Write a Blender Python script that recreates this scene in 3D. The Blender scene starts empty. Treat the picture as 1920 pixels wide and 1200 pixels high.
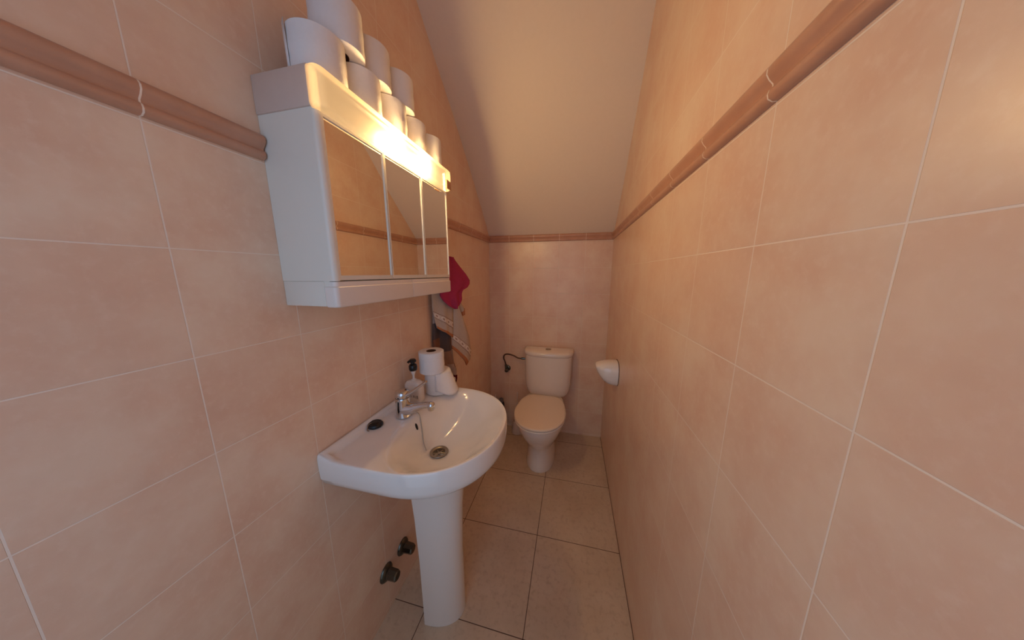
import bpy, bmesh, math, random
from mathutils import Vector, Matrix
random.seed(7)
PI = math.pi
S = bpy.context.scene
COL = S.collection

# ------------------------------------------------------------------ helpers
def link(o):
    COL.objects.link(o)
    return o

def thing(name, label, cat, loc=(0, 0, 0), group=None):
    o = bpy.data.objects.new(name, None)
    o.empty_display_size = 0.02
    o.location = loc
    link(o)
    o['label'] = label
    o['category'] = cat
    if group:
        o['group'] = group
    return o

def origin(o):
    v = Vector((0, 0, 0))
    while o is not None:
        v += o.location
        o = o.parent
    return v

def mesh_obj(name, bm, mat, parent=None, loc=None, sharp=38, label=None, subsurf=0, solid=0):
    """bm is in world coordinates; it becomes one object under parent"""
    bmesh.ops.recalc_face_normals(bm, faces=bm.faces)
    off = origin(parent) if parent is not None else Vector(loc or (0, 0, 0))
    bmesh.ops.translate(bm, verts=bm.verts, vec=-off)
    me = bpy.data.meshes.new(name)
    bm.to_mesh(me)
    bm.free()
    me.polygons.foreach_set('use_smooth', [True] * len(me.polygons))
    me.set_sharp_from_angle(angle=math.radians(sharp))
    me.materials.append(mat)
    o = bpy.data.objects.new(name, me)
    link(o)
    if parent is not None:
        o.parent = parent
    else:
        o.location = off
    if label:
        o['label'] = label
    if solid:
        m = o.modifiers.new('thick', 'SOLIDIFY')
        m.thickness = solid
        m.offset = 0
    if subsurf:
        m = o.modifiers.new('smooth', 'SUBSURF')
        m.levels = m.render_levels = subsurf
    return o

def single(o, label, cat, group=None):
    o['label'] = label
    o['category'] = cat
    if group:
        o['group'] = group
    return o

def struct(o):
    o['kind'] = 'structure'
    return o

def box(bm, x0, x1, y0, y1, z0, z1, bev=0.0, seg=2):
    r = bmesh.ops.create_cube(bm, size=1.0)
    vs = r['verts']
    for v in vs:
        v.co = Vector((x0 + (v.co.x + .5) * (x1 - x0), y0 + (v.co.y + .5) * (y1 - y0), z0 + (v.co.z + .5) * (z1 - z0)))
    if bev > 0:
        es = list({e for v in vs for e in v.link_edges})
        bmesh.ops.bevel(bm, geom=es, offset=bev, segments=seg, affect='EDGES', profile=.5)

def boxbm(*a, **k):
    bm = bmesh.new()
    box(bm, *a, **k)
    return bm

def loft(bm, rings, cap0=True, cap1=True, closed=True):
    R = [[bm.verts.new(p) for p in ring] for ring in rings]
    n = len(R[0])
    for a, b in zip(R, R[1:]):
        for i in range(n if closed else n - 1):
            j = (i + 1) % n
            bm.faces.new((a[i], a[j], b[j], b[i]))
    if cap0:
        bm.faces.new(R[0][::-1])
    if cap1:
        bm.faces.new(R[-1])
    return R

def lathe(bm, prof, center, axis='Z', n=32, cap=True, closed_prof=False):
    c = Vector(center)
    rings = []
    for r, h in prof:
        ring = []
        for i in range(n):
            a = 2 * PI * i / n
            if axis == 'Z':
                d = Vector((r * math.cos(a), r * math.sin(a), h))
            elif axis == 'X':
                d = Vector((h, r * math.cos(a), r * math.sin(a)))
            else:
                d = Vector((r * math.cos(a), h, r * math.sin(a)))
            ring.append(c + d)
        rings.append(ring)
    if closed_prof:
        rings.append(rings[0])
        R = [[bm.verts.new(p) for p in ring] for ring in rings[:-1]]
        R.append(R[0])
        for a, b in zip(R, R[1:]):
            for i in range(n):
                j = (i + 1) % n
                bm.faces.new((a[i], a[j], b[j], b[i]))
    else:
        loft(bm, rings, cap, cap)

def smooth_path(pts, sub=8):
    P = [Vector(p) for p in pts]
    out = []
    for i in range(len(P) - 1):
        p0 = P[max(i - 1, 0)]; p1 = P[i]; p2 = P[i + 1]; p3 = P[min(i + 2, len(P) - 1)]
        for k in range(sub):
            t = k / sub
            out.append(.5 * ((2 * p1) + (-p0 + p2) * t + (2 * p0 - 5 * p1 + 4 * p2 - p3) * t * t + (-p0 + 3 * p1 - 3 * p2 + p3) * t ** 3))
    out.append(P[-1])
    return out

def tube(bm, pts, r, n=12, radii=None, squash=None):
    P = [Vector(p) for p in pts]
    rings = []
    t0 = (P[1] - P[0]).normalized()
    up = Vector((0, 0, 1)) if abs(t0.z) < .9 else Vector((0, 1, 0))
    side = t0.cross(up).normalized()
    for i, p in enumerate(P):
        t = (P[min(i + 1, len(P) - 1)] - P[max(i - 1, 0)]).normalized()
        side = (side - t * side.dot(t)).normalized()
        nn = side.cross(t).normalized()
        rr = radii[i] if radii else r
        ra, rb = (rr, rr) if squash is None else (rr * squash[0], rr * squash[1])
        rings.append([p + side * math.cos(2 * PI * k / n) * ra + nn * math.sin(2 * PI * k / n) * rb for k in range(n)])
    loft(bm, rings)

def lerp(a, b, t):
    return a + (b - a) * t

def smoothstep(a, b, x):
    t = max(0, min(1, (x - a) / (b - a)))
    return t * t * (3 - 2 * t)

# ------------------------------------------------------------------ materials
def srgb(r, g, b):
    f = lambda c: (c / 255 / 12.92) if c / 255 <= .04045 else ((c / 255 + .055) / 1.055) ** 2.4
    return (f(r), f(g), f(b), 1)

class NT:
    def __init__(s, name):
        s.m = bpy.data.materials.new(name)
        s.m.use_nodes = True
        s.t = s.m.node_tree
        s.t.nodes.clear()
        s.out = s.n('ShaderNodeOutputMaterial')
    def n(s, typ, **kw):
        nd = s.t.nodes.new(typ)
        for k, v in kw.items():
            if k.startswith('_'):
                setattr(nd, k[1:], v)
            else:
                nd.inputs[k.replace('__', ' ')].default_value = v
        return nd
    def l(s, a, ao, b, bi):
        s.t.links.new(a.outputs[ao], b.inputs[bi])
    def math(s, op, a, b=None):
        nd = s.t.nodes.new('ShaderNodeMath')
        nd.operation = op
        for i, v in enumerate((a, b)):
            if v is None:
                continue
            if isinstance(v, (int, float)):
                nd.inputs[i].default_value = v
            else:
                s.t.links.new(v, nd.inputs[i])
        return nd.outputs[0]
    def mix(s, fac, a, b):
        nd = s.t.nodes.new('ShaderNodeMix')
        nd.data_type = 'RGBA'
        for idx, v in ((0, fac), (6, a), (7, b)):
            if isinstance(v, (int, float, tuple)):
                nd.inputs[idx].default_value = v
            else:
                s.t.links.new(v, nd.inputs[idx])
        return nd.outputs[2]

def plain(name, col, rough=.5, metal=0., coat=0., spec=.5, noise=0.02, bump=0., scale=40):
    k = NT(name)
    b = k.n('ShaderNodeBsdfPrincipled', Roughness=rough, Metallic=metal)
    b.inputs['Coat Weight'].default_value = coat
    b.inputs['Specular IOR Level'].default_value = spec
    tc = k.n('ShaderNodeTexCoord')
    no = k.n('ShaderNodeTexNoise', Scale=scale, Detail=3.)
    k.l(tc, 'Object', no, 'Vector')
    c2 = tuple(max(0, c * (1 - noise * 4)) for c in col[:3]) + (1,)
    k.t.links.new(k.mix(no.outputs[0], c2, col), b.inputs['Base Color'])
    if bump:
        bp = k.n('ShaderNodeBump', Strength=bump, Distance=.002)
        k.l(no, 0, bp, 'Height')
        k.l(bp, 0, b, 'Normal')
    k.l(b, 0, k.out, 0)
    return k.m

def tile_mat(name, u_axis, v_axis, u0, v0, tw, th, ca, cb, cspot, grout, gw=.0024, rough=.3, mott=7., bumpd=.002, varamt=.35):
    """square ceramic tiles with grout lines, laid out in metres on two world axes"""
    k = NT(name)
    g = k.n('ShaderNodeNewGeometry')
    sp = k.n('ShaderNodeSeparateXYZ')
    k.l(g, 'Position', sp, 0)
    U = k.math('SUBTRACT', sp.outputs[u_axis], u0)
    V = k.math('SUBTRACT', sp.outputs[v_axis], v0)
    cmb = k.n('ShaderNodeCombineXYZ')
    k.t.links.new(U, cmb.inputs[0]); k.t.links.new(V, cmb.inputs[1])
    br = k.n('ShaderNodeTexBrick', Scale=1., _offset=0., _squash=1.)
    br.inputs['Mortar Size'].default_value = gw / 2
    br.inputs['Mortar Smooth'].default_value = .25
    br.inputs['Brick Width'].default_value = tw
    br.inputs['Row Height'].default_value = th
    br.inputs['Color1'].default_value = (0, 0, 0, 1)
    br.inputs['Color2'].default_value = (1, 1, 1, 1)
    k.l(cmb, 0, br, 'Vector')
    n1 = k.n('ShaderNodeTexNoise', Scale=mott, Detail=4., Roughness=.6)
    k.l(g, 'Position', n1, 'Vector')
    n2 = k.n('ShaderNodeTexNoise', Scale=mott * 9, Detail=5., Roughness=.65)
    k.l(g, 'Position', n2, 'Vector')
    r1 = k.n('ShaderNodeMapRange'); r1.inputs[1].default_value = .35; r1.inputs[2].default_value = .65
    k.l(n1, 0, r1, 0)
    r2 = k.n('ShaderNodeMapRange'); r2.inputs[1].default_value = .5; r2.inputs[2].default_value = .8
    k.l(n2, 0, r2, 0)
    base = k.mix(r1.outputs[0], ca, cb)
    f2 = k.math('MULTIPLY', r2.outputs[0], .55)
    base = k.mix(f2, base, cspot)
    sv = k.n('ShaderNodeSeparateColor'); k.l(br, 'Color', sv, 0)
    base = k.mix(k.math('MULTIPLY', sv.outputs[0], varamt), base, cb)
    colr = k.mix(br.outputs['Fac'], base, grout)
    b = k.n('ShaderNodeBsdfPrincipled', Roughness=rough)
    k.t.links.new(colr, b.inputs['Base Color'])
    k.t.links.new(k.math('ADD', k.math('MULTIPLY', br.outputs['Fac'], .5), rough), b.inputs['Roughness'])
    h = k.math('SUBTRACT', k.math('MULTIPLY', n2.outputs[0], .12), br.outputs['Fac'])
    bp = k.n('ShaderNodeBump', Strength=.5, Distance=bumpd)
    k.t.links.new(h, bp.inputs['Height'])
    k.l(bp, 0, b, 'Normal')
    k.l(b, 0, k.out, 0)
    return k.m

TW = .199
Z0 = 1.616
PEACH = srgb(236, 212, 186); PEACH2 = srgb(226, 190, 163); PSPOT = srgb(241, 219, 198); GROUT = srgb(242, 225, 206)
M = {}
M['tile_left'] = tile_mat('tile_left', 1, 2, -1.2008 - 8 * TW, Z0 - .2 * 9, TW, .2, PEACH, PEACH2, PSPOT, GROUT)
M['tile_right'] = tile_mat('tile_right', 1, 2, -.814 - 10 * TW, Z0 - .2 * 9, TW, .2, PEACH, PEACH2, PSPOT, GROUT)
M['tile_back'] = tile_mat('tile_back', 0, 2, .1734 - 5 * TW, Z0 - .2 * 9, TW, .2, PEACH, PEACH2, PSPOT, GROUT)
M['tile_floor'] = tile_mat('tile_floor', 0, 1, .1441 - 5 * .4114, -.5466 - 10 * .4114, .4114, .4114,
                           srgb(217, 198, 172), srgb(204, 183, 156), srgb(158, 131, 104), srgb(100, 74, 58), gw=.0034, rough=.32, mott=5., varamt=.25)
M['plaster'] = plain('plaster', srgb(234, 220, 202), rough=.75, noise=.01, bump=.15, scale=60)
M['wall_paint'] = plain('wall_paint', srgb(120, 100, 84), rough=.7)

def rail_mat(name, ax, u0):
    k = NT(name)
    g = k.n('ShaderNodeNewGeometry')
    sp = k.n('ShaderNodeSeparateXYZ'); k.l(g, 'Position', sp, 0)
    u = k.math('DIVIDE', k.math('SUBTRACT', sp.outputs[ax], u0), TW)
    fr = k.math('FRACT', u)
    d = k.math('ABSOLUTE', k.math('SUBTRACT', fr, .5))
    line = k.math('GREATER_THAN', d, .5 - .006)
    n1 = k.n('ShaderNodeTexNoise', Scale=20., Detail=4.)
    k.l(g, 'Position', n1, 'Vector')
    c = k.mix(n1.outputs[0], srgb(184, 134, 106), srgb(205, 158, 130))
    c = k.mix(line, c, GROUT)
    b = k.n('ShaderNodeBsdfPrincipled', Roughness=.28)
    k.t.links.new(c, b.inputs['Base Color'])
    k.l(b, 0, k.out, 0)
    return k.m
M['rail_left'] = rail_mat('rail_left', 1, -1.2008)
M['rail_right'] = rail_mat('rail_right', 1, -.814)
M['rail_back'] = rail_mat('rail_back', 0, .1734)

M['porcelain'] = plain('porcelain', srgb(236, 232, 226), rough=.12, coat=.4, noise=.004)
M['porcelain_warm'] = plain('porcelain_warm', srgb(240, 230, 218), rough=.14, coat=.3, noise=.004)
M['seat_plastic'] = plain('seat_plastic', srgb(242, 226, 206), rough=.28, noise=.005)
M['cab_plastic'] = plain('cab_plastic', srgb(228, 222, 208), rough=.32, noise=.004)
M['cab_flap'] = plain('cab_flap', srgb(232, 222, 212), rough=.35, noise=.004)
M['chrome'] = plain('chrome', srgb(214, 212, 212), rough=.1, metal=1., noise=.005)
M['dull_chrome'] = plain('dull_chrome', srgb(104, 104, 96), rough=.28, metal=1., noise=.03)
M['steel'] = plain('steel', srgb(170, 158, 142), rough=.3, metal=1., noise=.01)
M['hose_metal'] = plain('hose_metal', srgb(110, 88, 76), rough=.45, metal=.8, noise=.03, bump=.6, scale=300)
M['black_rubber'] = plain('black_rubber', srgb(16, 16, 18), rough=.35, noise=.02)
M['black_plastic'] = plain('black_plastic', srgb(14, 13, 15), rough=.3, noise=.02)
M['dark_hole'] = plain('dark_hole', srgb(22, 18, 16), rough=.8, noise=.02)
M['paper'] = plain('paper', srgb(238, 234, 230), rough=.95, spec=.1, noise=.012, bump=.35, scale=120)
M['cardboard'] = plain('cardboard', srgb(96, 66, 48), rough=.9, spec=.1, noise=.03)
M['bottle_plastic'] = plain('bottle_plastic', srgb(224, 214, 204), rough=.3, noise=.005)
M['pump_white'] = plain('pump_white', srgb(226, 218, 210), rough=.35, noise=.005)
M['switch_brown'] = plain('switch_brown', srgb(196, 138, 92), rough=.35, noise=.01)
M['dark_blue'] = plain('dark_blue', srgb(26, 27, 38), rough=.35, noise=.02)
M['grey_cap'] = plain('grey_cap', srgb(110, 104, 104), rough=.4, noise=.01)
M['white_plastic'] = plain('white_plastic', srgb(222, 204, 190), rough=.35, noise=.005)
M['maroon_terry'] = plain('maroon_terry', srgb(190, 64, 98), rough=.95, spec=.1, noise=.09, bump=.9, scale=330)
M['grey_terry'] = plain('grey_terry', srgb(212, 190, 168), rough=.95, spec=.1, noise=.07, bump=.9, scale=330)
M['rust_hem'] = plain('rust_hem', srgb(196, 128, 86), rough=.9, spec=.1, noise=.04, bump=.5, scale=300)
M['maroon_hem'] = plain('maroon_hem', srgb(92, 20, 26), rough=.9, spec=.1, noise=.04, bump=.5, scale=300)

# mirror glass
def mirror_mat():
    k = NT('mirror_glass')
    b = k.n('ShaderNodeBsdfPrincipled', Metallic=1., Roughness=.012)
    b.inputs['Base Color'].default_value = (.90, .88, .84, 1)
    k.l(b, 0, k.out, 0)
    return k.m
M['mirror'] = mirror_mat()

# translucent lamp cover: lets the two bulbs behind it shine through
def cover_mat():
    k = NT('lamp_cover')
    tp = k.n('ShaderNodeBsdfTransparent'); tp.inputs[0].default_value = (1, .93, .8, 1)
    tr = k.n('ShaderNodeBsdfTranslucent'); tr.inputs[0].default_value = srgb(255, 240, 212)
    df = k.n('ShaderNodeBsdfPrincipled', Roughness=.3); df.inputs['Base Color'].default_value = srgb(158, 144, 122)
    m1 = k.n('ShaderNodeMixShader'); m1.inputs[0].default_value = .972
    k.l(tr, 0, m1, 1); k.l(df, 0, m1, 2)
    m2 = k.n('ShaderNodeMixShader'); m2.inputs[0].default_value = .78
    k.l(tp, 0, m2, 1); k.l(m1, 0, m2, 2)
    em = k.n('ShaderNodeEmission', Strength=COVER_E); em.inputs[0].default_value = WARM + (1,)
    ad = k.n('ShaderNodeAddShader')
    k.l(m2, 0, ad, 0); k.l(em, 0, ad, 1)
    k.l(ad, 0, k.out, 0)
    return k.m
WARM = (1.0, .60, .26)
COVER_E = .36
M['cover'] = cover_mat()

def emit_mat(name, col, s):
    k = NT(name)
    em = k.n('ShaderNodeEmission', Strength=s); em.inputs[0].default_value = col
    k.l(em, 0, k.out, 0)
    return k.m
M['bulb'] = emit_mat('bulb_glow', (1, .69, .345, 1), 1420.)

# ------------------------------------------------------------------ room
W = .968
YF = -2.32           # front wall with the doorway the photographer stands in
def poly(name, pts, mat, depth):
    """a slab: polygon pts with thickness along vector depth"""
    bm = bmesh.new()
    d = Vector(depth)
    a = [bm.verts.new(Vector(p)) for p in pts]
    b = [bm.verts.new(Vector(p) + d) for p in pts]
    bm.faces.new(a); bm.faces.new(b[::-1])
    n = len(pts)
    for i in range(n):
        bm.faces.new((a[i], a[(i + 1) % n], b[(i + 1) % n], b[i]))
    return struct(mesh_obj(name, bm, mat, sharp=20))

ZT = 2.75
poly('floor', [(-.1, .1, 0), (W + .1, .1, 0), (W + .1, YF - .1, 0), (-.1, YF - .1, 0)], M['tile_floor'], (0, 0, -.1))
CL = [(.02, 1.655), (-.03, 1.705), (-.059, 1.745), (-.2, 1.878), (-.376, 2.040), (-.626, 2.254), (-.792, 2.378), (-.937, 2.5), (-1.235, ZT)]
CR = [(.02, 1.650), (-.005, 1.672), (-.05, 1.712), (-.15, 1.805), (-.299, 1.945), (-.608, 2.268), (-.70, 2.38), (-.80, 2.5), (-1.02, ZT)]
poly('wall_left', [(0, .1, 0), (0, YF - .1, 0), (0, YF - .1, ZT + .05), (0, .1, ZT + .05)], M['tile_left'], (-.1, 0, 0))
poly('wall_right', [(W, .1, 0), (W, YF - .1, 0), (W, YF - .1, ZT + .05), (W, .1, ZT + .05)], M['tile_right'], (.1, 0, 0))
poly('wall_back', [(-.1, 0, 0), (W + .1, 0, 0), (W + .1, 0, 1.8), (-.1, 0, 1.8)], M['tile_back'], (0, .1, 0))
# front wall around the open doorway
bm = bmesh.new()
box(bm, -.1, .10, YF - .1, YF, 0, ZT)
box(bm, .86, W + .1, YF - .1, YF, 0, ZT)
box(bm, .10, .86, YF - .1, YF, 2.05, ZT)
struct(mesh_obj('wall_front', bm, M['wall_paint'], sharp=20))
# ceiling: sloping stair soffit, then level
bm = bmesh.new()
def soffit(t):
    n = len(CL)
    pts = []
    for (yl, zl), (yr, zr) in zip(CL, CR):
        pts.append(Vector((lerp(-.05, W + .05, t), lerp(yl, yr, t), lerp(zl, zr, t))))
    pts.append(Vector((lerp(-.05, W + .05, t), YF - .1, ZT)))
    return pts
rows = [soffit(i / 12) for i in range(13)]
low = rows
up = [[p + Vector((0, .06, .09)) for p in r] for r in rows]
A = [[bm.verts.new(p) for p in r] for r in low]
B = [[bm.verts.new(p) for p in r] for r in up]
n = len(A[0])
for i in range(12):
    for j in range(n - 1):
        bm.faces.new((A[i][j], A[i][j + 1], A[i + 1][j + 1], A[i + 1][j]))
        bm.faces.new((B[i][j], B[i + 1][j], B[i + 1][j + 1], B[i][j + 1]))
    for j in (0, n - 1):
        bm.faces.new((A[i][j], A[i + 1][j], B[i + 1][j], B[i][j]))
for r in (0, 12):
    for j in range(n - 1):
        bm.faces.new((A[r][j], A[r][j + 1], B[r][j + 1], B[r][j]))
struct(mesh_obj('ceiling', bm, M['plaster'], sharp=30))

# border moulding (listello) on three walls: profile (out from the wall, height)
RP = [(-.002, 1.621), (.006, 1.621), (.012, 1.625), (.0135, 1.631), (.012, 1.637), (.008, 1.640), (.0085, 1.644), (.014, 1.650), (.018, 1.657), (.018, 1.664), (.014, 1.670), (.006, 1.674), (-.002, 1.674)]
def rail(name, fn, mat):
    bm = bmesh.new()
    loft(bm, [[Vector(fn(o, z, e)) for o, z in RP] for e in (0, 1)])
    return struct(mesh_obj(name, bm, mat, sharp=50))
rail('trim_1', lambda o, z, e: (o, [-.0, -1.036][e], z), M['rail_left'])
rail('trim_2', lambda o, z, e: ([0, W][e], -o, z), M['rail_back'])
rail('trim_3', lambda o, z, e: (W - o, [0, YF][e], z), M['rail_right'])
rail('trim_4', lambda o, z, e: (o, [-1.626, YF][e], z), M['rail_left'])

# ------------------------------------------------------------------ mirror cabinet
CY0, CY1, CX, CZ0, CZ1 = -1.622, -1.036, .150, 1.295, 1.790
cab = thing('mirror_cabinet', 'white three-door mirror cabinet with a lit lamp strip, hung on the wall above the washbasin', 'cabinet', (0, (CY0 + CY1) / 2, CZ0))
bm = bmesh.new()
box(bm, .0005, CX - .014, CY0 + .002, CY1 - .002, CZ0 + .001, CZ1 - .003, bev=.003, seg=2)
def side_panel(y0, y1, x1, r):
    """cabinet end panel: full depth, softly rounded front corner"""
    out = [(.0005, y0), (.0005, y1), (x1 - .004, y1)]
    if y0 < -1.3:
        out = [(.0005, y1), (x1, y1)] + [(x1 - r + r * math.cos(a), y0 + r - r * math.sin(a)) for a in [PI / 2 * q / 8 for q in range(9)]] + [(.0005, y0)]
    else:
        out = [(.0005, y0), (x1, y0)] + [(x1 - r + r * math.cos(a), y1 - r + r * math.sin(a)) for a in [PI / 2 * q / 8 for q in range(9)]] + [(.0005, y1)]
    loft(bm, [[Vector((x, y, z)) for x, y in out] for z in (1.3548, CZ1 - .002)])
side_panel(CY0, CY0 + .0145, CX + .004, .011)
side_panel(CY1 - .006, CY1, CX + .001, .004)
box(bm, .0005, .1215, CY0, CY0 + .0145, CZ0, 1.3546, bev=.002)
box(bm, .0005, .1215, CY1 - .006, CY1, CZ0, 1.3546, bev=.002)
mesh_obj('cabinet_body', bm, M['cab_plastic'], cab)
# lamp strip: hollow cover, bulbs inside
cov = bmesh.new()
def rrect(y0, y1, z0, z1, r, x, n=6):
    pts = []
    for cy, cz, a0 in ((y1 - r, z1 - r, 0), (y0 + r, z1 - r, 90), (y0 + r, z0 + r, 180), (y1 - r, z0 + r, 270)):
        for k in range(n + 1):
            a = math.radians(a0 + 90 * k / n)
            pts.append(Vector((x, cy + r * math.cos(a), cz + r * math.sin(a))))
    return pts
L0, L1, LZ0, LZ1 = CY0 - .005, CY1 - .001, 1.7095, 1.790
rings = [rrect(L0, L1, LZ0, LZ1, .010, .148)]
for k in range(7):
    a = PI / 2 * k / 6
    ins = .020 * (1 - math.cos(a))
    insz = .008 * (1 - math.cos(a))
    rings.append(rrect(L0 + ins, L1 - ins * .5, LZ0 + insz, LZ1 - insz, .010, .158 + .018 * math.sin(a)))
loft(cov, rings, cap0=False, cap1=True)
lamp = mesh_obj('lamp_cover', cov, M['cover'], cab, sharp=60, label='glowing warm lamp strip')
bm = bmesh.new()
box(bm, .0005, .1490, CY0 - .0035, CY0 + .004, 1.713, CZ1 - .001, bev=.002)
mesh_obj('lamp_housing', bm, plain('housing_plastic', srgb(212, 190, 176), rough=.35), cab, label='beige end of the lamp housing')
bm = bmesh.new()
box(bm, .1362, .1400, CY0 + .004, CY1 - .004, 1.712, 1.786, bev=.001)  # unseen dark backplate, added to cut the glow behind the bulbs
box(bm, .1390, .1540, CY0 + .010, CY1 - .008, 1.7830, 1.7865, bev=.0008)  # unseen top plate, added to keep bulb light off the rolls
mesh_obj('added_lamp_baffle', bm, plain('added_lamp_baffle', srgb(44, 38, 32), rough=.6), cab, label='added dark baffle behind and above the bulbs')
mesh_obj('light_switch', boxbm(.1756, .1788, -1.084, -1.047, 1.711, 1.744, bev=.0015), M['switch_brown'], lamp, label='small brown switch')
for by in (-1.385, -1.235):
    bm = bmesh.new()
    lathe(bm, [(.012 * math.sin(PI * q / 10) + .0004, -.027 * math.cos(PI * q / 10)) for q in range(11)], (.153, by, 1.747), axis='Z', n=16)
    mesh_obj('bulb', bm, M['bulb'], lamp)
# doors
dw = (CY1 - CY0 - .022) / 3
for i in range(3):
    y0 = CY0 + .015 + i * (dw + .001)
    y1 = y0 + dw - .001
    bm = bmesh.new()
    x0, x1 = CX - .012, CX + .003
    z0, z1 = 1.357, 1.7095
    e = .0045
    box(bm, x0, x1, y0, y0 + e, z0 + .011, z1 - .006)
    box(bm, x0, x1, y1 - e * .5, y1, z0 + .011, z1 - .006)
    box(bm, x0, x1, y0, y1, z0, z0 + .011)
    box(bm, x0, x1, y0, y1, z1 - .006, z1)
    d = mesh_obj('mirror_door', bm, M['cab_plastic'], cab)
    mesh_obj('mirror', boxbm(x0 + .002, CX, y0 + e, y1 - e * .5, z0 + .011, z1 - .006), M['mirror'], d, label='mirror pane')
# lower flaps, the outer ones wrapping round the cabinet corners
def flap_ring(y0, y1, x1, r0, r1, z, ins):
    arc = lambda c0, c1, r, a0, a1: [(c0 + r * math.cos(a0 + (a1 - a0) * q / 8), c1 + r * math.sin(a0 + (a1 - a0) * q / 8)) for q in range(9)]
    x1 -= ins; y0 += ins if r0 > .003 else 0; y1 -= ins if r1 > .003 else 0
    pts = [(.1225, y0)] + arc(x1 - r0, y0 + r0, r0, -PI / 2, 0) + arc(x1 - r1, y1 - r1, r1, 0, PI / 2) + [(.1225, y1)]
    return [Vector((x, y, z)) for x, y in pts]
for (y0, y1, r0, r1) in ((CY0, -1.3207, .011, .0012), (-1.3193, CY1, .0012, .005)):
    bm = bmesh.new()
    X1 = CX + .004
    loft(bm, [flap_ring(y0, y1, X1, r0, r1, CZ0 - .003, .006), flap_ring(y0, y1, X1, r0, r1, CZ0 - .0012, .002), flap_ring(y0, y1, X1, r0, r1, CZ0 + .003, 0), flap_ring(y0, y1, X1, r0, r1, 1.3405, 0), flap_ring(y0, y1, X1, r0, r1, 1.3425, .0022), flap_ring(y0, y1, X1, r0, r1, 1.3535, .0026)])
    mesh_obj('flap', bm, M['cab_flap'], cab)

# ------------------------------------------------------------------ toilet rolls
def roll(x, y, z, label, group, r=.055, h=.097, tilt=0.0, seed=0):
    t = thing('toilet_roll', label, 'toilet roll', (x, y, z), group)
    bm = bmesh.new()
    prof = [(.0205, 0.001), (r - .003, 0), (r, .002)]
    prof += [(r + .0006 * math.sin(k * 1.7 + seed), h * k / 8) for k in range(1, 8)]
    prof += [(r, h - .002), (r - .003, h), (.0205, h - .001)]
    lathe(bm, prof, (x, y, z), n=40, closed_prof=True)
    mesh_obj('paper_winding', bm, M['paper'], t, sharp=50)
    bm = bmesh.new()
    lathe(bm, [(.0185, .0005), (.0205, .0005), (.0205, h - .0005), (.0185, h - .0005)], (x, y, z), n=28, closed_prof=True)
    # open tube of dark brown card
    mesh_obj('cardboard_core', bm, M['cardboard'], t)
    return t
G = 'toilet rolls piled on the mirror cabinet'
RX = .105
names = ['toilet roll with torn edge at the near end of the lower row on the cabinet',
         'second toilet roll from the near end in the lower row on the cabinet',
         'middle toilet roll of the five in the lower row on the cabinet',
         'fourth toilet roll from the near end in the lower row on the cabinet',
         'toilet roll at the far end of the lower row on the cabinet']
LOW = [-1.552, -1.437, -1.322, -1.210, -1.098]
rolls = [roll(RX, y, CZ1 + .0005, nm, G, seed=i) for i, (y, nm) in enumerate(zip(LOW, names))]
# torn outer sheet of the nearest roll
bm = bmesh.new()
ring0, ring1 = [], []
for k in range(10):
    a = math.radians(188 + k * 7)
    rr = .0562 + .0016 * math.sin(k * .9) * (1 if k < 6 else .3)
    ring0.append(Vector((RX + rr * math.cos(a), LOW[0] + rr * math.sin(a), CZ1 + .003)))
    ring1.append(Vector((RX + (rr + .002) * math.cos(a), LOW[0] + (rr + .002) * math.sin(a), CZ1 + .098 + .003 * math.sin(k * 2.3))))
loft(bm, [ring0, ring1], cap0=False, cap1=False, closed=False)
mesh_obj('loose_edge', bm, M['paper'], rolls[0], solid=.0012)
names = ['toilet roll at the near end of the upper row on the cabinet',
         'middle one of the three upper toilet rolls on the cabinet',
         'farthest of the three upper toilet rolls on the cabinet']
UP = [-1.502, -1.388, -1.274]
for i, (y, nm) in enumerate(zip(UP, names)):
    roll(RX + .012 * (i == 0), y, CZ1 + .0985, nm, G, seed=i + 7)

# ------------------------------------------------------------------ washbasin
BC = Vector((.29, -1.335, 0))
HW = .270
sink = thing('washbasin', 'white porcelain pedestal washbasin fixed to the tiled wall under the mirror cabinet', 'washbasin', (.2, BC.y, 0))
def inside(x, dy):
    if x < 0: return False
    hw = HW if x < .2 else HW * max(0, 1 - ((x - .2) / .277) ** 2.3) ** (1 / 2.1)
    return abs(dy) <= hw and x < .477
def outr(a):
    c, s = math.cos(a), math.sin(a)
    lo, hi = 0, .8
    for _ in range(40):
        m = (lo + hi) / 2
        if inside(BC.x + m * c, m * s): lo = m
        else: hi = m
    return lo
corner = math.atan2(HW, -BC.x)
NA = 96
ang = []
seg = [(-corner, corner, 64), (corner, 2 * PI - corner, 32)]
for a0, a1, n_ in seg:
    for k in range(n_):
        ang.append(a0 + (a1 - a0) * k / n_)
OUT = [outr(a) for a in ang]
def oring(sc, z):
    return [Vector((max(.0006, BC.x + OUT[i] * sc * math.cos(a)), BC.y + OUT[i] * sc * math.sin(a), z)) for i, a in enumerate(ang)]
def bring(cx, ax, ay, z, p=2.8):
    out = []
    for a in ang:
        c, s = math.cos(a), math.sin(a)
        r = (abs(c / ax) ** p + abs(s / ay) ** p) ** (-1 / p)
        d = Vector((cx + r * c - BC.x, r * s, 0))
        lim = rim_at(math.atan2(d.y, d.x)) - .011 - max(0, ZR - z) * 1.1
        if d.length > lim:
            d *= lim / d.length
        out.append(Vector((BC.x + d.x, BC.y + d.y, z)))
    return out
def rim_at(a):
    return outr(a)
ZR = .850
rings = [oring(.32, .690), oring(.55, .706), oring(.78, .735), oring(.92, .757), oring(.975, .772), oring(.995, .790), oring(1.0, .815), oring(1.0, .838), oring(.994, .847)]
o1 = oring(.985, ZR)
b1 = bring(.296, .171, .252, ZR - .005)
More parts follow.
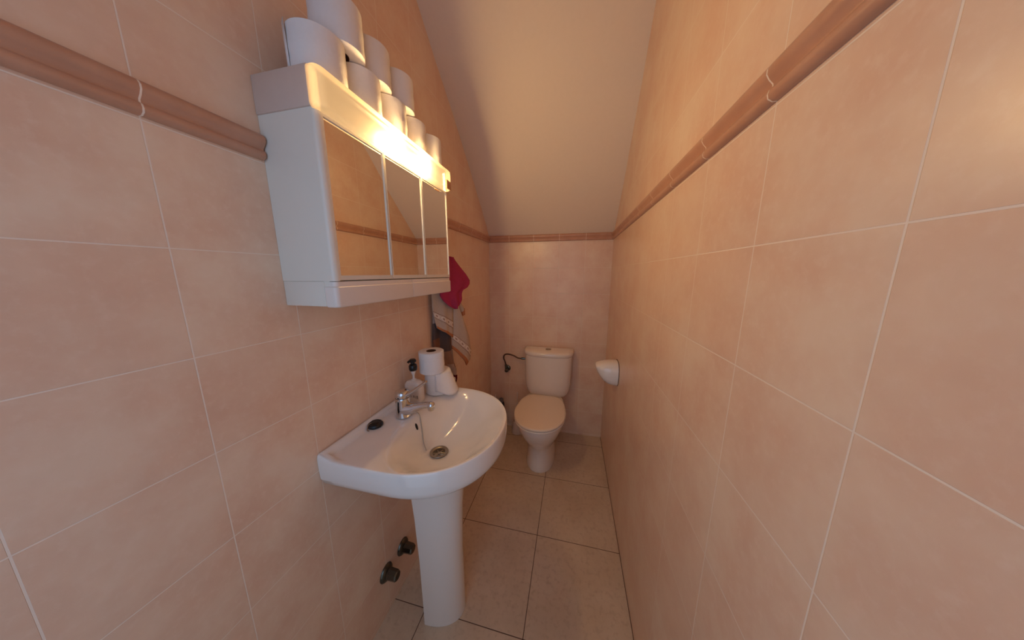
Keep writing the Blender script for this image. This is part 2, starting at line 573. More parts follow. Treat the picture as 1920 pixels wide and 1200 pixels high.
for t in (0, .05, .1, .13, .16, .2, .24, .34, .5, .7, .88, 1.0):
    ring = []
    for p, q in zip(o1, b1):
        v = p.lerp(q, t)
        v.z = ZR - .005 * t * t + .019 * (1 - smoothstep(.014, .027, v.x))
        ring.append(v)
    rings.append(ring)
for (cx, ax, ay, z, p) in ((.2955, .166, .246, .8415, 2.8), (.294, .160, .238, .836, 2.7), (.2915, .153, .226, .827, 2.6), (.287, .143, .208, .810, 2.45), (.281, .131, .186, .790, 2.35), (.272, .116, .158, .767, 2.25), (.259, .096, .125, .747, 2.15), (.244, .072, .087, .7295, 2.1), (.233, .049, .054, .719, 2), (.228, .035, .035, .714, 2), (.226, .0235, .0235, .712, 2), (.226, .021, .021, .690, 2)):
    rings.append(bring(cx, ax, ay, z, p))
# lift the wall edge of the outer rings so the splash lip meets the deck
for r in rings[6:9]:
    for v in r:
        v.z += .018 * (1 - smoothstep(.012, .027, v.x)) * (v.z - .77) / .08
bm = bmesh.new()
loft(bm, rings, cap0=True, cap1=True)
basin = mesh_obj('basin', bm, M['porcelain'], sink, sharp=70)
# drain
DX = .226
bm = bmesh.new()
lathe(bm, [(.0325, .7165), (.034, .718), (.033, .7195), (.026, .7185), (.0225, .716), (.0215, .700), (.0225, .700)], (DX, BC.y, 0), n=36, closed_prof=True)
dr = mesh_obj('drain', bm, M['steel'], basin, label='steel drain ring')
bm = bmesh.new()
for k in range(3):
    a = k * PI / 3 + .3
    d = Vector((math.cos(a), math.sin(a), 0)) * .0215
    c = Vector((DX, BC.y, .711))
    tube(bm, [c - d, c + d], .0022, n=8)
lathe(bm, [(.001, .7135), (.006, .7135), (.006, .709), (.001, .709)], (DX, BC.y, 0), n=16)
mesh_obj('drain_grid', bm, M['steel'], basin)
# overflow slot on the back wall of the bowl
bm = bmesh.new()
c = Vector((.1431, -1.342, .8128))
nrm = Vector((.952, 0, .306))
u = Vector((0, 1, 0)); v = nrm.cross(u)
loft(bm, [[c + nrm * off + u * .0055 * math.cos(2 * PI * k / 20) + v * .013 * math.sin(2 * PI * k / 20) for k in range(20)] for off in (-.004, .0012)])
mesh_obj('overflow_hole', bm, M['dark_hole'], basin, label='dark oval overflow hole')
# pedestal
bm = bmesh.new()
def pedring(x0, xf, hw, z, n=24):
    pts = []
    for k in range(n + 1):
        a = -PI / 2 + PI * k / n
        c, s = math.cos(a), math.sin(a)
        pts.append(Vector((x0 + .004 + (xf - x0 - .004) * abs(c) ** .96, BC.y + hw * (1 if s > 0 else -1) * abs(s) ** .94, z)))
    return [Vector((x0, BC.y - hw, z))] + pts + [Vector((x0, BC.y + hw, z))]
loft(bm, [pedring(.168, .303, .081, 0.0005), pedring(.168, .302, .080, .05), pedring(.166, .301, .080, .3), pedring(.161, .308, .084, .5), pedring(.155, .320, .090, .64), pedring(.152, .327, .094, .700)])
mesh_obj('pedestal', bm, M['porcelain'], sink, sharp=60)

# faucet
FX, FY = .090, -1.338
fa = thing('basin_faucet', 'chrome single-lever mixer tap standing on the back ledge of the washbasin', 'tap', (FX, FY, ZR))
bm = bmesh.new()
lathe(bm, [(.0275, .0003), (.0275, .004), (.0262, .010), (.0255, .06), (.0262, .064), (.0262, .072), (.0255, .074)], (FX, FY, ZR), n=36)
fb = mesh_obj('tap_body', bm, M['chrome'], fa, sharp=50)
bm = bmesh.new()
pth = smooth_path([(FX + .002, FY, ZR + .028), (FX + .03, FY, ZR + .032), (FX + .062, FY, ZR + .043), (FX + .092, FY, ZR + .052), (FX + .113, FY, ZR + .055)], 6)
nP = len(pth)
tube(bm, pth, .013, n=18, radii=[lerp(.0262, .0118, smoothstep(0, .75, i / (nP - 1))) for i in range(nP)])
sp = mesh_obj('spout', bm, M['chrome'], fa, sharp=60)
bm = bmesh.new()
lathe(bm, [(.0110, -.018), (.0125, -.014), (.0138, -.002), (.0125, .007), (.0075, .012), (.002, .0135)], (FX + .116, FY, ZR + .054), n=24)
mesh_obj('spout_nozzle', bm, M['chrome'], sp, sharp=60)
bm = bmesh.new()
lathe(bm, [(.0245, .075), (.0262, .078), (.0262, .089), (.024, .097), (.015, .1015), (.003, .1025)], (FX, FY, ZR), n=36)
hd = mesh_obj('lever_cap', bm, M['chrome'], fa, sharp=50)
bm = bmesh.new()
pth = smooth_path([(FX + .010, FY, ZR + .082), (FX + .035, FY + .003, ZR + .094), (FX + .066, FY + .007, ZR + .116), (FX + .096, FY + .010, ZR + .139)], 5)
nP = len(pth)
tube(bm, pth, .008, n=14, radii=[lerp(.0165, .0075, i / (nP - 1)) for i in range(nP)], squash=(1.1, .5))
mesh_obj('lever', bm, M['chrome'], fa, sharp=60)

# plug chain
bm = bmesh.new()
pth = smooth_path([(.106, -1.3145, .8512), (.120, -1.308, .8508), (.1352, -1.3095, .8435), (.1440, -1.3146, .8190), (.1552, -1.3257, .7806), (.1660, -1.338, .7490), (.1830, -1.3508, .7268)], 14)
tube(bm, pth, .0013, n=8, radii=[.0012 + .0005 * (i % 2) for i in range(len(pth))])
single(mesh_obj('plug_chain', bm, M['steel'], loc=(.15, FY, .8)), 'thin metal ball chain hanging from the tap base into the bowl', 'chain')
# plug
px_, py_ = .037, -1.422
pg = thing('sink_plug', 'round black rubber plug lying on the near part of the basin ledge', 'sink plug', (px_, py_, ZR))
bm = bmesh.new()
lathe(bm, [(.0235, .0005), (.0255, .003), (.0255, .007), (.0225, .0115), (.0195, .0135), (.0165, .0118), (.0125, .0125), (.010, .0145), (.003, .0145)], (px_, py_, ZR), n=32)
bmesh.ops.rotate(bm, verts=bm.verts, cent=(px_, py_, ZR), matrix=Matrix.Rotation(math.radians(0), 3, 'Y'))
mesh_obj('plug_disc', bm, M['black_rubber'], pg, sharp=50)
bm = bmesh.new()
pth = smooth_path([(px_ - .006, py_ - .010, ZR + .0155), (px_ - .009, py_ - .018, ZR + .0155), (px_ - .008, py_ - .027, ZR + .007), (px_ - .004, py_ - .032, ZR + .002), (px_ + .004, py_ - .033, ZR + .002)], 5)
tube(bm, pth, .0012, n=8, radii=[.0011 + .0004 * (i % 2) for i in range(len(pth))])
mesh_obj('chain_stub', bm, M['steel'], pg, label='short piece of metal chain')

# soap dispenser
sx, sy = .062, -1.222
so = thing('soap_dispenser', 'white plastic soap bottle with a black pump top, behind the tap', 'soap dispenser', (sx, sy, ZR))
bm = bmesh.new()
def srect(hx, hy, z, p=4, cx=sx, cy=sy, n=32):
    out = []
    for k in range(n):
        a = 2 * PI * k / n
        c, s_ = math.cos(a), math.sin(a)
        r = (abs(c / hx) ** p + abs(s_ / hy) ** p) ** (-1 / p)
        out.append(Vector((cx + r * c, cy + r * s_, z)))
    return out
Zb = ZR + .0005
loft(bm, [srect(.036, .019, Zb), srect(.038, .021, Zb + .005), srect(.038, .021, Zb + .05), srect(.0365, .0205, Zb + .070), srect(.0335, .019, Zb + .079), srect(.027, .016, Zb + .0855), srect(.014, .012, Zb + .0885), srect(.010, .010, Zb + .090)])
bo = mesh_obj('bottle', bm, M['bottle_plastic'], so, sharp=60)
def label_mat():
    k = NT('soap_label')
    tc = k.n('ShaderNodeTexCoord')
    sp = k.n('ShaderNodeSeparateXYZ'); k.l(tc, 'UV', sp, 0)
    u, v = sp.outputs[0], sp.outputs[1]
    # lines of small print above, a bar code lower right, darker print lower left
    ln = k.math('GREATER_THAN', k.math('FRACT', k.math('MULTIPLY', v, 14.)), .6)
    no = k.n('ShaderNodeTexNoise', Scale=60., Detail=1.); k.l(tc, 'UV', no, 'Vector')
    ln = k.math('MULTIPLY', ln, k.math('GREATER_THAN', no.outputs[0], .42))
    up = k.math('MULTIPLY', k.math('GREATER_THAN', v, .42), .45)
    bars = k.math('GREATER_THAN', k.math('FRACT', k.math('ADD', k.math('MULTIPLY', u, 21.), k.math('MULTIPLY', k.math('SINE', k.math('MULTIPLY', u, 57.)), .35))), .45)
    bx = k.math('MULTIPLY', k.math('MULTIPLY', k.math('GREATER_THAN', u, .6), k.math('LESS_THAN', u, .95)), k.math('MULTIPLY', k.math('GREATER_THAN', v, .12), k.math('LESS_THAN', v, .4)))
    lo = k.math('MULTIPLY', k.math('MULTIPLY', k.math('LESS_THAN', u, .52), k.math('GREATER_THAN', u, .06)), k.math('MULTIPLY', k.math('LESS_THAN', v, .36), k.math('GREATER_THAN', v, .05)))
    f = k.math('ADD', k.math('MULTIPLY', ln, up), k.math('ADD', k.math('MULTIPLY', bars, bx), k.math('MULTIPLY', ln, lo)))
    f = k.math('MINIMUM', f, 1.)
    b = k.n('ShaderNodeBsdfPrincipled', Roughness=.4)
    k.t.links.new(k.mix(f, srgb(218, 206, 196), srgb(58, 50, 48)), b.inputs['Base Color'])
    k.l(b, 0, k.out, 0)
    return k.m
M['label'] = label_mat()
bm = bmesh.new()
uvl = bm.loops.layers.uv.new('UVMap')
V = []
for j in range(5):
    row = []
    for i in range(9):
        t = i / 8 - .5
        x = sx + t * .060
        z = Zb + .012 + j * .012
        row.append(bm.verts.new((x, sy - .0212 + .0004 * abs(j - 2) + .06 * t ** 4 * .2, z)))
    V.append(row)
for j in range(4):
    for i in range(8):
        f = bm.faces.new((V[j][i], V[j][i + 1], V[j + 1][i + 1], V[j + 1][i]))
        for lp, (a, b) in zip(f.loops, ((i, j), (i + 1, j), (i + 1, j + 1), (i, j + 1))):
            lp[uvl].uv = (a / 8, b / 4)
mesh_obj('bottle_label', bm, M['label'], bo, label='printed label with small bar code', solid=.0006)
bm = bmesh.new()
lathe(bm, [(.010, .089), (.010, .093), (.0048, .095), (.0042, .108), (.0060, .114), (.0085, .120), (.0105, .131), (.009, .131)], (sx, sy, Zb), n=20)
mesh_obj('pump_stem', bm, M['pump_white'], so)
bm = bmesh.new()
lathe(bm, [(.010, .129), (.0145, .131), (.0165, .138), (.0165, .150), (.0135, .156), (.008, .159), (.008, .164), (.0135, .167), (.0145, .173), (.011, .178), (.002, .179)], (sx, sy, Zb), n=24)
tube(bm, [(sx, sy, Zb + .172), (sx - .008, sy - .014, Zb + .1715), (sx - .010, sy - .018, Zb + .167)], .005, n=10)
mesh_obj('pump_head', bm, M['black_plastic'], so, label='black pump head')

# two rolls standing on the basin
GB = 'toilet rolls stacked on the washbasin'
rx, ry = .112, -1.118
lowroll = roll(rx, ry, ZR + .0005, 'toilet roll on the washbasin ledge with a loose sheet trailing, under another roll', GB, r=.056, h=.100)
roll(rx - .010, ry - .026, ZR + .1012, 'toilet roll balanced on top of the one on the washbasin', GB, r=.0525, h=.094, seed=3)
bm = bmesh.new()
rows_ = []
for j in range(13):
    t = j / 12
    row = []
    for i in range(10):
        u_ = i / 9
        a = math.radians(lerp(-72, 22, u_))
        # hangs off the roll as one nearly flat sheet, longest at its outer corner
        out_ = .0565 + t * (.004 + .031 * smoothstep(0, .75, u_)) + .0016 * math.sin(u_ * 8 + t * 4) * t
        drop = .0985 * (.80 + .20 * smoothstep(.05, .55, u_)) * t
        row.append(Vector((rx + out_ * math.cos(a), ry + out_ * math.sin(a), ZR + .1000 - drop)))
    rows_.append(row)
loft(bm, rows_, cap0=False, cap1=False, closed=False)
mesh_obj('loose_sheet', bm, M['paper'], lowroll, solid=.001, sharp=80)

# ------------------------------------------------------------------ capped water outlets under the basin
def outlet(y, z, label):
    t = thing('capped_outlet', label, 'pipe cap', (0, y, z), 'capped outlets under the basin')
    bm = bmesh.new()
    lathe(bm, [(.034, .0005), (.034, .003), (.030, .009), (.022, .014), (.016, .0155)], (0, y, z), axis='X', n=36)
    mesh_obj('wall_flange', bm, M['dull_chrome'], t, sharp=50)
    bm = bmesh.new()
    lathe(bm, [(.014, .014), (.016, .02), (.016, .026)], (0, y, z), axis='X', n=24)
    mesh_obj('neck', bm, M['dull_chrome'], t)
    bm = bmesh.new()
    lathe(bm, [(.0200, .012), (.0215, .015), (.0200, .050), (.0165, .055)], (0, y, z), axis='X', n=8)
    mesh_obj('hex_cap', bm, M['dull_chrome'], t, sharp=25)
    return t
outlet(-1.405, .187, 'nearer of the two metal capped outlets low on the wall by the pedestal')
outlet(-1.300, .187, 'metal capped outlet on the wall partly behind the basin pedestal')

# ------------------------------------------------------------------ toilet
TX = .500
toi = thing('toilet', 'white close-coupled toilet with its lid closed, against the back wall', 'toilet', (TX, -.35, 0))
def egg(cx, hw, yb, yf, z, n=48, back=.55, p=2.3):
    """closed outline: rounded front at yf, squarer back at yb"""
    ym = lerp(yb, yf, .48)
    out = []
    for k in range(n):
        a = 2 * PI * k / n
        c, s_ = math.cos(a), math.sin(a)
        if s_ <= 0:
            x = hw * (1 if c > 0 else -1) * abs(c) ** (2 / p)
            y = (ym - yf) * -abs(s_) ** (2 / p)
            out.append(Vector((cx + x, ym + y, z)))
        else:
            q = 6.0
            tt = abs(s_) ** (2 / q)
            x = hw * (1 if c > 0 else -1) * abs(c) ** (2 / q) * lerp(1, back, tt ** 2)
            out.append(Vector((cx + x, ym + (yb - ym) * tt, z)))
    return out
bm = bmesh.new()
loft(bm, [egg(TX, .106, -.12, -.520, .0005, back=.9), egg(TX, .107, -.12, -.523, .012, back=.9), egg(TX, .101, -.12, -.512, .05, back=.9), egg(TX, .098, -.12, -.502, .10, back=.9), egg(TX, .098, -.12, -.503, .15, back=.9),
          egg(TX, .104, -.11, -.525, .185, back=.9), egg(TX, .125, -.09, -.572, .235, back=.85), egg(TX, .149, -.06, -.618, .29, back=.8), egg(TX, .168, -.04, -.650, .345, back=.66), egg(TX, .175, -.03, -.664, .385, back=.48), egg(TX, .173, -.028, -.662, .398, back=.40), egg(TX, .165, -.03, -.652, .401, back=.40)])
bowl = mesh_obj('bowl', bm, M['porcelain_warm'], toi, sharp=60)
for zz0, zz1, sc, nm, mt in ((.4025, .414, 1.0, 'seat_ring', 'porcelain_warm'), (.4155, .432, 1.0, 'seat_lid', 'seat_plastic')):
    bm = bmesh.new()
    g = .005
    A_ = (TX - .001, .178, -.204, -.682)
    def er(ins, z):
        return egg(A_[0], A_[1] - ins, A_[2] - ins, A_[3] + ins, z, back=.69, p=2.15)
    loft(bm, [er(.004, zz0), er(.0, zz0 + .003), er(0, zz1 - .006), er(.003, zz1 - .002), er(.012, zz1), er(.06, zz1 + .0015)])
    mesh_obj(nm, bm, M[mt], toi, sharp=60)
# tank
KX = .517
bm = bmesh.new()
def tankring(hw, yf, z, yb=-.012, bow=.018, n=20, e=.42):
    pts = []
    for k in range(n + 1):
        a = PI * k / n
        c, s_ = math.cos(a), math.sin(a)
        x = -hw * (1 if c > 0 else -1) * abs(c) ** e
        y = yb + (yf + bow - yb) * abs(s_) ** e - bow * (1 - (x / hw) ** 2)
        pts.append(Vector((KX + x, y, z)))
    return pts
loft(bm, [tankring(.112, -.140, .3830, yb=-.04), tankring(.136, -.156, .3885, yb=-.035), tankring(.155, -.166, .401, yb=-.03), tankring(.169, -.172, .423, yb=-.028), tankring(.178, -.176, .455, yb=-.025), tankring(.184, -.179, .50, yb=-.022), tankring(.187, -.181, .60, yb=-.02), tankring(.191, -.184, .731, yb=-.015)])
mesh_obj('tank', bm, M['porcelain_warm'], toi, sharp=60)
bm = bmesh.new()
loft(bm, [tankring(.196, -.188, .732, e=.5, bow=.022), tankring(.199, -.191, .736, e=.5, bow=.022), tankring(.200, -.192, .749, e=.5, bow=.022), tankring(.197, -.189, .760, e=.5, bow=.022), tankring(.188, -.181, .767, e=.5, bow=.022), tankring(.16, -.155, .772, yb=-.03), tankring(.09, -.11, .774, yb=-.06)])
lid = mesh_obj('tank_lid', bm, M['porcelain_warm'], toi, sharp=60)
bm = bmesh.new()
lathe(bm, [(.022, .772), (.022, .777), (.019, .779), (.003, .779)], (KX, -.095, 0), n=28)
bt = mesh_obj('flush_button', bm, M['steel'], lid, label='round chrome flush button')

# water feed for the tank
wf = thing('water_feed', 'metal stop valve on the back wall with a bent braided hose to the toilet tank', 'water valve', (.156, 0, .552))
bm = bmesh.new()
lathe(bm, [(.026, -.0005), (.026, -.004), (.02, -.010), (.012, -.012), (.011, -.032)], (.157, 0, .553), axis='Y', n=28)
mesh_obj('wall_flange', bm, M['dull_chrome'], wf)
bm = bmesh.new()
tube(bm, [(.153, -.028, .525), (.150, -.028, .560), (.146, -.028, .592)], .011, n=16)
lathe(bm, [(.009, -.028), (.016, -.036), (.016, -.054), (.012, -.058)], (.157, 0, .545), axis='Y', n=10)
mesh_obj('valve_body', bm, M['dull_chrome'], wf)
bm = bmesh.new()
tube(bm, smooth_path([(.146, -.028, .590), (.138, -.030, .622), (.129, -.034, .650), (.136, -.040, .680), (.165, -.048, .694), (.215, -.058, .690), (.262, -.066, .673), (.296, -.070, .672)], 8), .0062, n=12)
mesh_obj('hose', bm, M['hose_metal'], wf)
bm = bmesh.new()
lathe(bm, [(.008, .291), (.0105, .293), (.0105, .312), (.008, .3275)], (0, -.070, .672), axis='X', n=8)
mesh_obj('hose_nut', bm, M['dull_chrome'], wf, sharp=25)

# ------------------------------------------------------------------ ceramic paper holder on the right wall
ph = thing('paper_holder', 'white ceramic toilet paper holder jutting out of the tiled wall beside the toilet', 'paper holder', (W, -.53, .78))
bm = bmesh.new()
def hring(out, cz, hz, cy, hy, p, n=40):
    r_ = []
    for k in range(n):
        a = 2 * PI * k / n
        c, s_ = math.cos(a), math.sin(a)
        rr = (abs(c) ** p + abs(s_) ** p) ** (-1 / p)
        r_.append(Vector((W - .0005 - out, cy + hy * rr * c, cz + hz * rr * s_)))
    return r_
HP = [(0, .710, .858, .072), (.03, .712, .858, .071), (.055, .720, .855, .069), (.08, .738, .850, .064), (.10, .762, .845, .056), (.115, .788, .839, .046), (.124, .810, .834, .034), (.127, .822, .829, .018)]
loft(bm, [hring(o_, (a + b) / 2, (b - a) / 2, -.527, hy, 2.7 if o_ < .09 else 2.4) for o_, a, b, hy in HP])
mesh_obj('ceramic_shell', bm, M['porcelain'], ph, sharp=70)
bm = bmesh.new()
loft(bm, [hring(o_, .785, .0750, -.527, .0745, 2.7) for o_ in (-.0002, .0022)])
mesh_obj('wall_mount', bm, M['cardboard'], ph, label='dark joint line at the wall')

# ------------------------------------------------------------------ hanging towels
TP = Vector((.02, -.95, 0)); TD = Vector((.4104, .9119, 0)); TN = Vector((.9119, -.4104, 0))
def curve(pts, t):
    ds = [0]
    for a, b in zip(pts, pts[1:]):
        ds.append(ds[-1] + math.hypot(b[0] - a[0], b[1] - a[1]))
    s_ = t * ds[-1]
    for i in range(len(pts) - 1):
        if s_ <= ds[i + 1] + 1e-9:
            q = (s_ - ds[i]) / max(1e-9, ds[i + 1] - ds[i])
            return (lerp(pts[i][0], pts[i + 1][0], q), lerp(pts[i][1], pts[i + 1][1], q))
    return pts[-1]
def cloth(bm, Lc, Rc, t0, t1, nu, nv, off, r0=None, r1=None):
    uvl = bm.loops.layers.uv.verify()
    g = []
    for j in range(nv + 1):
        t = lerp(t0, t1, j / nv)
        tr_ = lerp(r0 if r0 is not None else t0, r1 if r1 is not None else t1, j / nv)
        l, r = curve(Lc, t), curve(Rc, tr_)
        row = []
        for i in range(nu + 1):
            u_ = i / nu
            s_, z = lerp(l[0], r[0], u_), lerp(l[1], r[1], u_)
            p = TP + TD * s_ + TN * off(u_, t, s_)
            p.z = z
            row.append((bm.verts.new(p), (u_, j / nv)))
        g.append(row)
    for j in range(nv):
        for i in range(nu):
            q = (g[j][i], g[j][i + 1], g[j + 1][i + 1], g[j + 1][i])
            f = bm.faces.new([a[0] for a in q])
            for lp, a in zip(f.loops, q):
                lp[uvl].uv = a[1]
# patterned materials
def band_mat():
    k = NT('woven_band')
    tc = k.n('ShaderNodeTexCoord')
    sp = k.n('ShaderNodeSeparateXYZ'); k.l(tc, 'UV', sp, 0)
    u = k.math('MULTIPLY', sp.outputs[0], 3.6)
    fu = k.math('SUBTRACT', k.math('FRACT', u), .5)
    fv = k.math('MULTIPLY', k.math('SUBTRACT', sp.outputs[1], .5), 1.05)
    d = k.math('SQRT', k.math('ADD', k.math('POWER', fu, 2.), k.math('POWER', fv, 2.)))
    ring = k.math('LESS_THAN', k.math('ABSOLUTE', k.math('SUBTRACT', d, .3)), .06)
    dot = k.math('LESS_THAN', d, .14)
    edge = k.math('GREATER_THAN', k.math('ABSOLUTE', fv), .46)
    dia = k.math('LESS_THAN', k.math('ABSOLUTE', k.math('SUBTRACT', k.math('ADD', k.math('SUBTRACT', .5, k.math('ABSOLUTE', fu)), k.math('ABSOLUTE', fv)), .2)), .04)
    c = k.mix(ring, srgb(208, 188, 168), srgb(232, 218, 202))
    c = k.mix(dia, c, srgb(226, 210, 192))
    c = k.mix(dot, c, srgb(170, 136, 114))
    c = k.mix(edge, c, srgb(146, 100, 78))
    b = k.n('ShaderNodeBsdfPrincipled', Roughness=.9)
    k.t.links.new(c, b.inputs['Base Color'])
    k.l(b, 0, k.out, 0)
    return k.m
M['band'] = band_mat()
def check_mat():
    k = NT('patchwork')
    tc = k.n('ShaderNodeTexCoord')
    mp = k.n('ShaderNodeMapping'); mp.inputs['Scale'].default_value = (2.2, 6.2, 1); mp.inputs['Location'].default_value = (.12, .2, 0)
    k.l(tc, 'UV', mp, 0)
    sn = k.n('ShaderNodeVectorMath', _operation='FLOOR'); k.l(mp, 0, sn, 0)
    wn = k.n('ShaderNodeTexWhiteNoise', _noise_dimensions='2D'); k.l(sn, 0, wn, 'Vector')
    cr = k.n('ShaderNodeValToRGB')
    cr.color_ramp.interpolation = 'CONSTANT'
    els = cr.color_ramp.elements
    els[0].position = 0; els[0].color = srgb(150, 118, 98)
    els[1].position = .28; els[1].color = srgb(88, 76, 74)
    e = els.new(.5); e.color = srgb(178, 160, 150)
    e = els.new(.75); e.color = srgb(128, 88, 66)
    k.l(wn, 'Value', cr, 0)
    b = k.n('ShaderNodeBsdfPrincipled', Roughness=.95)
    k.l(cr, 0, b, 'Base Color')
    k.l(b, 0, k.out, 0)
    return k.m
M['check'] = check_mat()

# back: patchwork towel
tw = thing('hanging_towel', 'patchwork towel in brown, grey and cream blocks hanging lowest, under the grey towel', 'towel', (.06, -.88, 1.0))
Lc = [(.0, 1.36), (-.012, 1.25), (-.020, 1.109), (-.024, 1.05), (-.022, .98), (.010, .93), (.037, .885), (.05, .86), (.066, .826)]
Rc = [(.10, 1.36), (.11, 1.25), (.10, 1.1), (.096, 1.0), (.104, .93), (.113, .875), (.123, .845), (.123, .83), (.121, .812)]
offb = lambda u_, t, s_: -.004 + .008 * math.sin(u_ * 9 + 1) * min(1, t * 2)
bm = bmesh.new(); cloth(bm, Lc, Rc, 0, .93, 14, 40, offb)
mesh_obj('cloth', bm, M['check'], tw, solid=.006, sharp=80)
bm = bmesh.new(); cloth(bm, Lc, Rc, .915, 1, 10, 6, lambda u_, t, s_: offb(u_, t, s_) + .003)
mesh_obj('cream_end', bm, plain('cream_terry', srgb(186, 168, 158), rough=.95, noise=.04, bump=.6, scale=300), tw, solid=.006, sharp=80)
Lh = [(.068, .826), (.076, .80), (.085, .773)]
Rh = [(.121, .812), (.120, .79), (.111, .766)]
bm = bmesh.new(); cloth(bm, Lh, Rh, 0, 1, 8, 6, lambda u_, t, s_: offb(.7, 1, s_))
hem = mesh_obj('dark_hem', bm, M['maroon_hem'], tw, solid=.006, sharp=80, label='dark red hem')
bm = bmesh.new()
cc = TP + TD * .1 + TN * (offb(.7, 1, .1) + .0035); cc.z = .792
loft(bm, [[cc + TN * o_ + TD * .007 * math.cos(2 * PI * q / 16) + Vector((0, 0, .012 * math.sin(2 * PI * q / 16) * (1.0 if math.sin(2 * PI * q / 16) < 0 else 1.25))) for q in range(16)] for o_ in (0, .001)])
mesh_obj('motif', bm, M['paper'], hem, label='small white motif')
# middle: grey jacquard towel
tw = thing('hanging_towel', 'grey towel with woven ring bands and rust-brown hems hanging beneath the dark red cloth', 'towel', (.08, -.85, 1.0))
L1_ = [(.005, 1.38), (-.022, 1.30), (-.026, 1.266), (-.027, 1.198), (-.017, 1.144), (-.005, 1.102)]
R1_ = [(.075, 1.38), (.096, 1.30), (.102, 1.22), (.098, 1.14), (.094, 1.07), (.091, 1.036)]
L2_ = [(.075, 1.38), (.098, 1.30), (.103, 1.196), (.096, 1.09), (.089, 1.02), (.088, .975)]
R2_ = [(.10, 1.33), (.128, 1.23), (.147, 1.183), (.185, 1.101), (.216, 1.016), (.227, .93), (.22, .882), (.191, .849)]
o1f = lambda u_, t, s_: .012 + .016 * math.sin(PI * min(1, u_ * 1.02)) * min(1, .3 + t) + .004 * math.sin(u_ * 13 + 2) * t
o2f = lambda u_, t, s_: .008 + .020 * math.sin(PI * u_) * min(1, .3 + t) + .003 * math.sin(u_ * 11) * t
bm = bmesh.new()
cloth(bm, L1_, R1_, 0, 1, 16, 30, o1f)
cloth(bm, L2_, R2_, 0, 1, 16, 36, o2f)
cloth(bm, [(.122, 1.27), (.140, 1.215), (.160, 1.172), (.176, 1.152)], [(.135, 1.27), (.160, 1.228), (.184, 1.196), (.196, 1.172)], 0, 1, 6, 10, lambda u_, t, s_: -.004 + .010 * math.sin(PI * u_))
mesh_obj('cloth', bm, M['grey_terry'], tw, solid=.006, sharp=80)
for (l, r, f, a, b, c_, d_) in ((L1_, R1_, o1f, .68, .79, .75, .86), (L2_, R2_, o2f, .80, .87, .805, .89)):
    bm = bmesh.new(); cloth(bm, l, r, a, b, 16, 6, lambda u_, t, s_, f=f: f(u_, t, s_) + .0030, c_, d_)
    mesh_obj('woven_band', bm, M['band'], tw, solid=.003, sharp=80)
for (l, r, f) in ((L1_, R1_, o1f), (L2_, R2_, o2f)):
    bm = bmesh.new(); cloth(bm, l, r, .955, 1.0, 16, 4, lambda u_, t, s_, f=f: f(u_, t, s_) + .0012)
    mesh_obj('hem', bm, M['rust_hem'], tw, solid=.006, sharp=80, label='rust-brown hem')
bm = bmesh.new(); cloth(bm, [(.171, 1.160), (.178, 1.140)], [(.196, 1.180), (.196, 1.150)], 0, 1, 5, 4, lambda u_, t, s_: -.003 + .010 * math.sin(PI * u_))
mesh_obj('hem', bm, M['rust_hem'], tw, solid=.007, sharp=80, label='rust-brown hem')
# front: dark red cloth
tw = thing('hanging_towel', 'dark red terry cloth hanging topmost beside the far end of the mirror cabinet', 'towel', (.1, -.85, 1.2))
Lc = [(.070, 1.455), (.035, 1.40), (.008, 1.33), (.000, 1.267), (.017, 1.24), (.048, 1.213), (.089, 1.195)]
Rc = [(.090, 1.450), (.133, 1.407), (.175, 1.368), (.199, 1.337), (.198, 1.318), (.181, 1.299), (.147, 1.285), (.138, 1.267), (.139, 1.236), (.119, 1.207), (.093, 1.194)]
bm = bmesh.new(); cloth(bm, Lc, Rc, 0, 1, 22, 36, lambda u_, t, s_: .040 + .014 * math.sin(PI * u_) + .007 * math.sin(u_ * 12 + .6 + t) * t)
mesh_obj('cloth', bm, M['maroon_terry'], tw, solid=.008, sharp=80)

# ------------------------------------------------------------------ things on the floor by the toilet
br_ = thing('toilet_brush', 'white toilet brush standing in its holder on the floor beside the toilet', 'toilet brush', (.262, -.085, 0))
bm = bmesh.new()
lathe(bm, [(.048, .0005), (.050, .006), (.044, .06), (.040, .11), (.037, .112), (.036, .10), (.036, .02), (.002, .018)], (.262, -.085, 0), n=32)
mesh_obj('holder', bm, M['white_plastic'], br_)
bm = bmesh.new()
lathe(bm, [(.012, .03), (.030, .04), (.032, .09), (.014, .105), (.0055, .112), (.005, .33), (.0065, .345), (.0068, .366), (.004, .374), (.001, .375)], (.262, -.085, 0), n=20)
mesh_obj('handle', bm, M['white_plastic'], br_)
b1 = thing('cleaner_bottle', 'white cleaner bottle with a pointed cap standing in the back corner behind the basin', 'bottle', (.056, -.05, 0))
bm = bmesh.new()
lathe(bm, [(.033, .0005), (.035, .01), (.035, .17), (.030, .20), (.016, .225), (.014, .235)], (.056, -.05, 0), n=28)
mesh_obj('bottle_body', bm, M['white_plastic'], b1)
bm = bmesh.new()
lathe(bm, [(.017, .234), (.017, .25), (.012, .262), (.008, .31), (.0045, .322), (.001, .323)], (.056, -.05, 0), n=20)
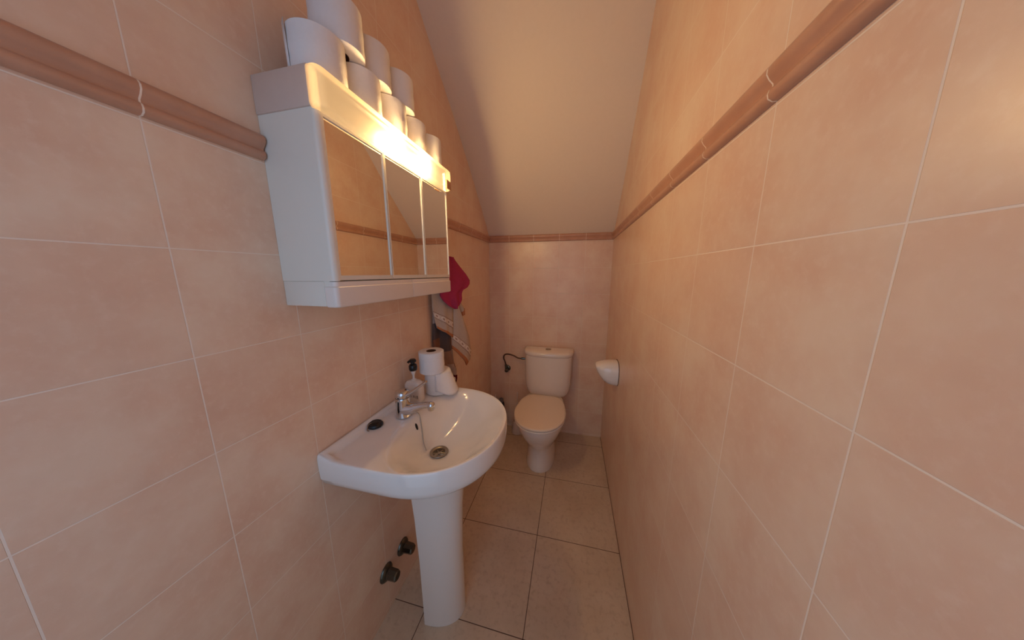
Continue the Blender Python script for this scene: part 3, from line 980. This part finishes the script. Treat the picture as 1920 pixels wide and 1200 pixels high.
mesh_obj('pointed_cap', bm, M['white_plastic'], b1)
b2 = thing('spray_can', 'dark blue can with a grey cap on the floor between the basin and the toilet', 'can', (.122, -.100, 0))
bm = bmesh.new()
lathe(bm, [(.0255, .0005), (.027, .004), (.027, .262), (.0245, .274), (.0195, .278)], (.122, -.100, 0), n=28)
mesh_obj('can_body', bm, M['dark_blue'], b2)
bm = bmesh.new()
lathe(bm, [(.0190, .277), (.0190, .302), (.0172, .307), (.008, .308), (.007, .302), (.001, .302)], (.122, -.100, 0), n=24)
mesh_obj('can_cap', bm, M['grey_cap'], b2, label='grey cap')

# ------------------------------------------------------------------ light
def area(name, loc, rot, sx_, sy_, power, col, spread=180):
    l = bpy.data.lights.new(name, 'AREA')
    l.shape = 'RECTANGLE'; l.size = sx_; l.size_y = sy_
    l.energy = power; l.color = col; l.spread = math.radians(spread)
    o = bpy.data.objects.new(name, l)
    o.location = loc; o.rotation_euler = rot
    return link(o)
# daylight coming in through the open doorway behind the camera
area('doorway_daylight', (.48, YF - .04, 1.36), (math.radians(90), 0, 0), .74, 1.25, 2.1, (.34, .59, 1.0))
w = bpy.data.worlds.new('World')
S.world = w
w.use_nodes = True
bg = w.node_tree.nodes.get('Background') or w.node_tree.nodes.new('ShaderNodeBackground')
bg.inputs[0].default_value = (.75, .85, 1.0, 1)
bg.inputs[1].default_value = .4

# ------------------------------------------------------------------ camera
cam = bpy.data.cameras.new('Camera')
cam.sensor_fit = 'HORIZONTAL'
cam.sensor_width = 36
cam.lens = 486.42 / 1920 * 36
cam.clip_start = .02
co = bpy.data.objects.new('Camera', cam)
co.location = (.6876, -2.1172, 1.3726)
co.rotation_euler = (math.radians(90 - 10.156), 0, math.radians(13.107))
link(co)
S.camera = co
S.view_settings.view_transform = 'Standard'
S.view_settings.look = 'None'
S.view_settings.gamma = 1
S.view_settings.exposure = .35
S.view_settings.use_curve_mapping = False
S.cycles.use_denoising = True
S.cycles.max_bounces = 12
S.cycles.diffuse_bounces = 8
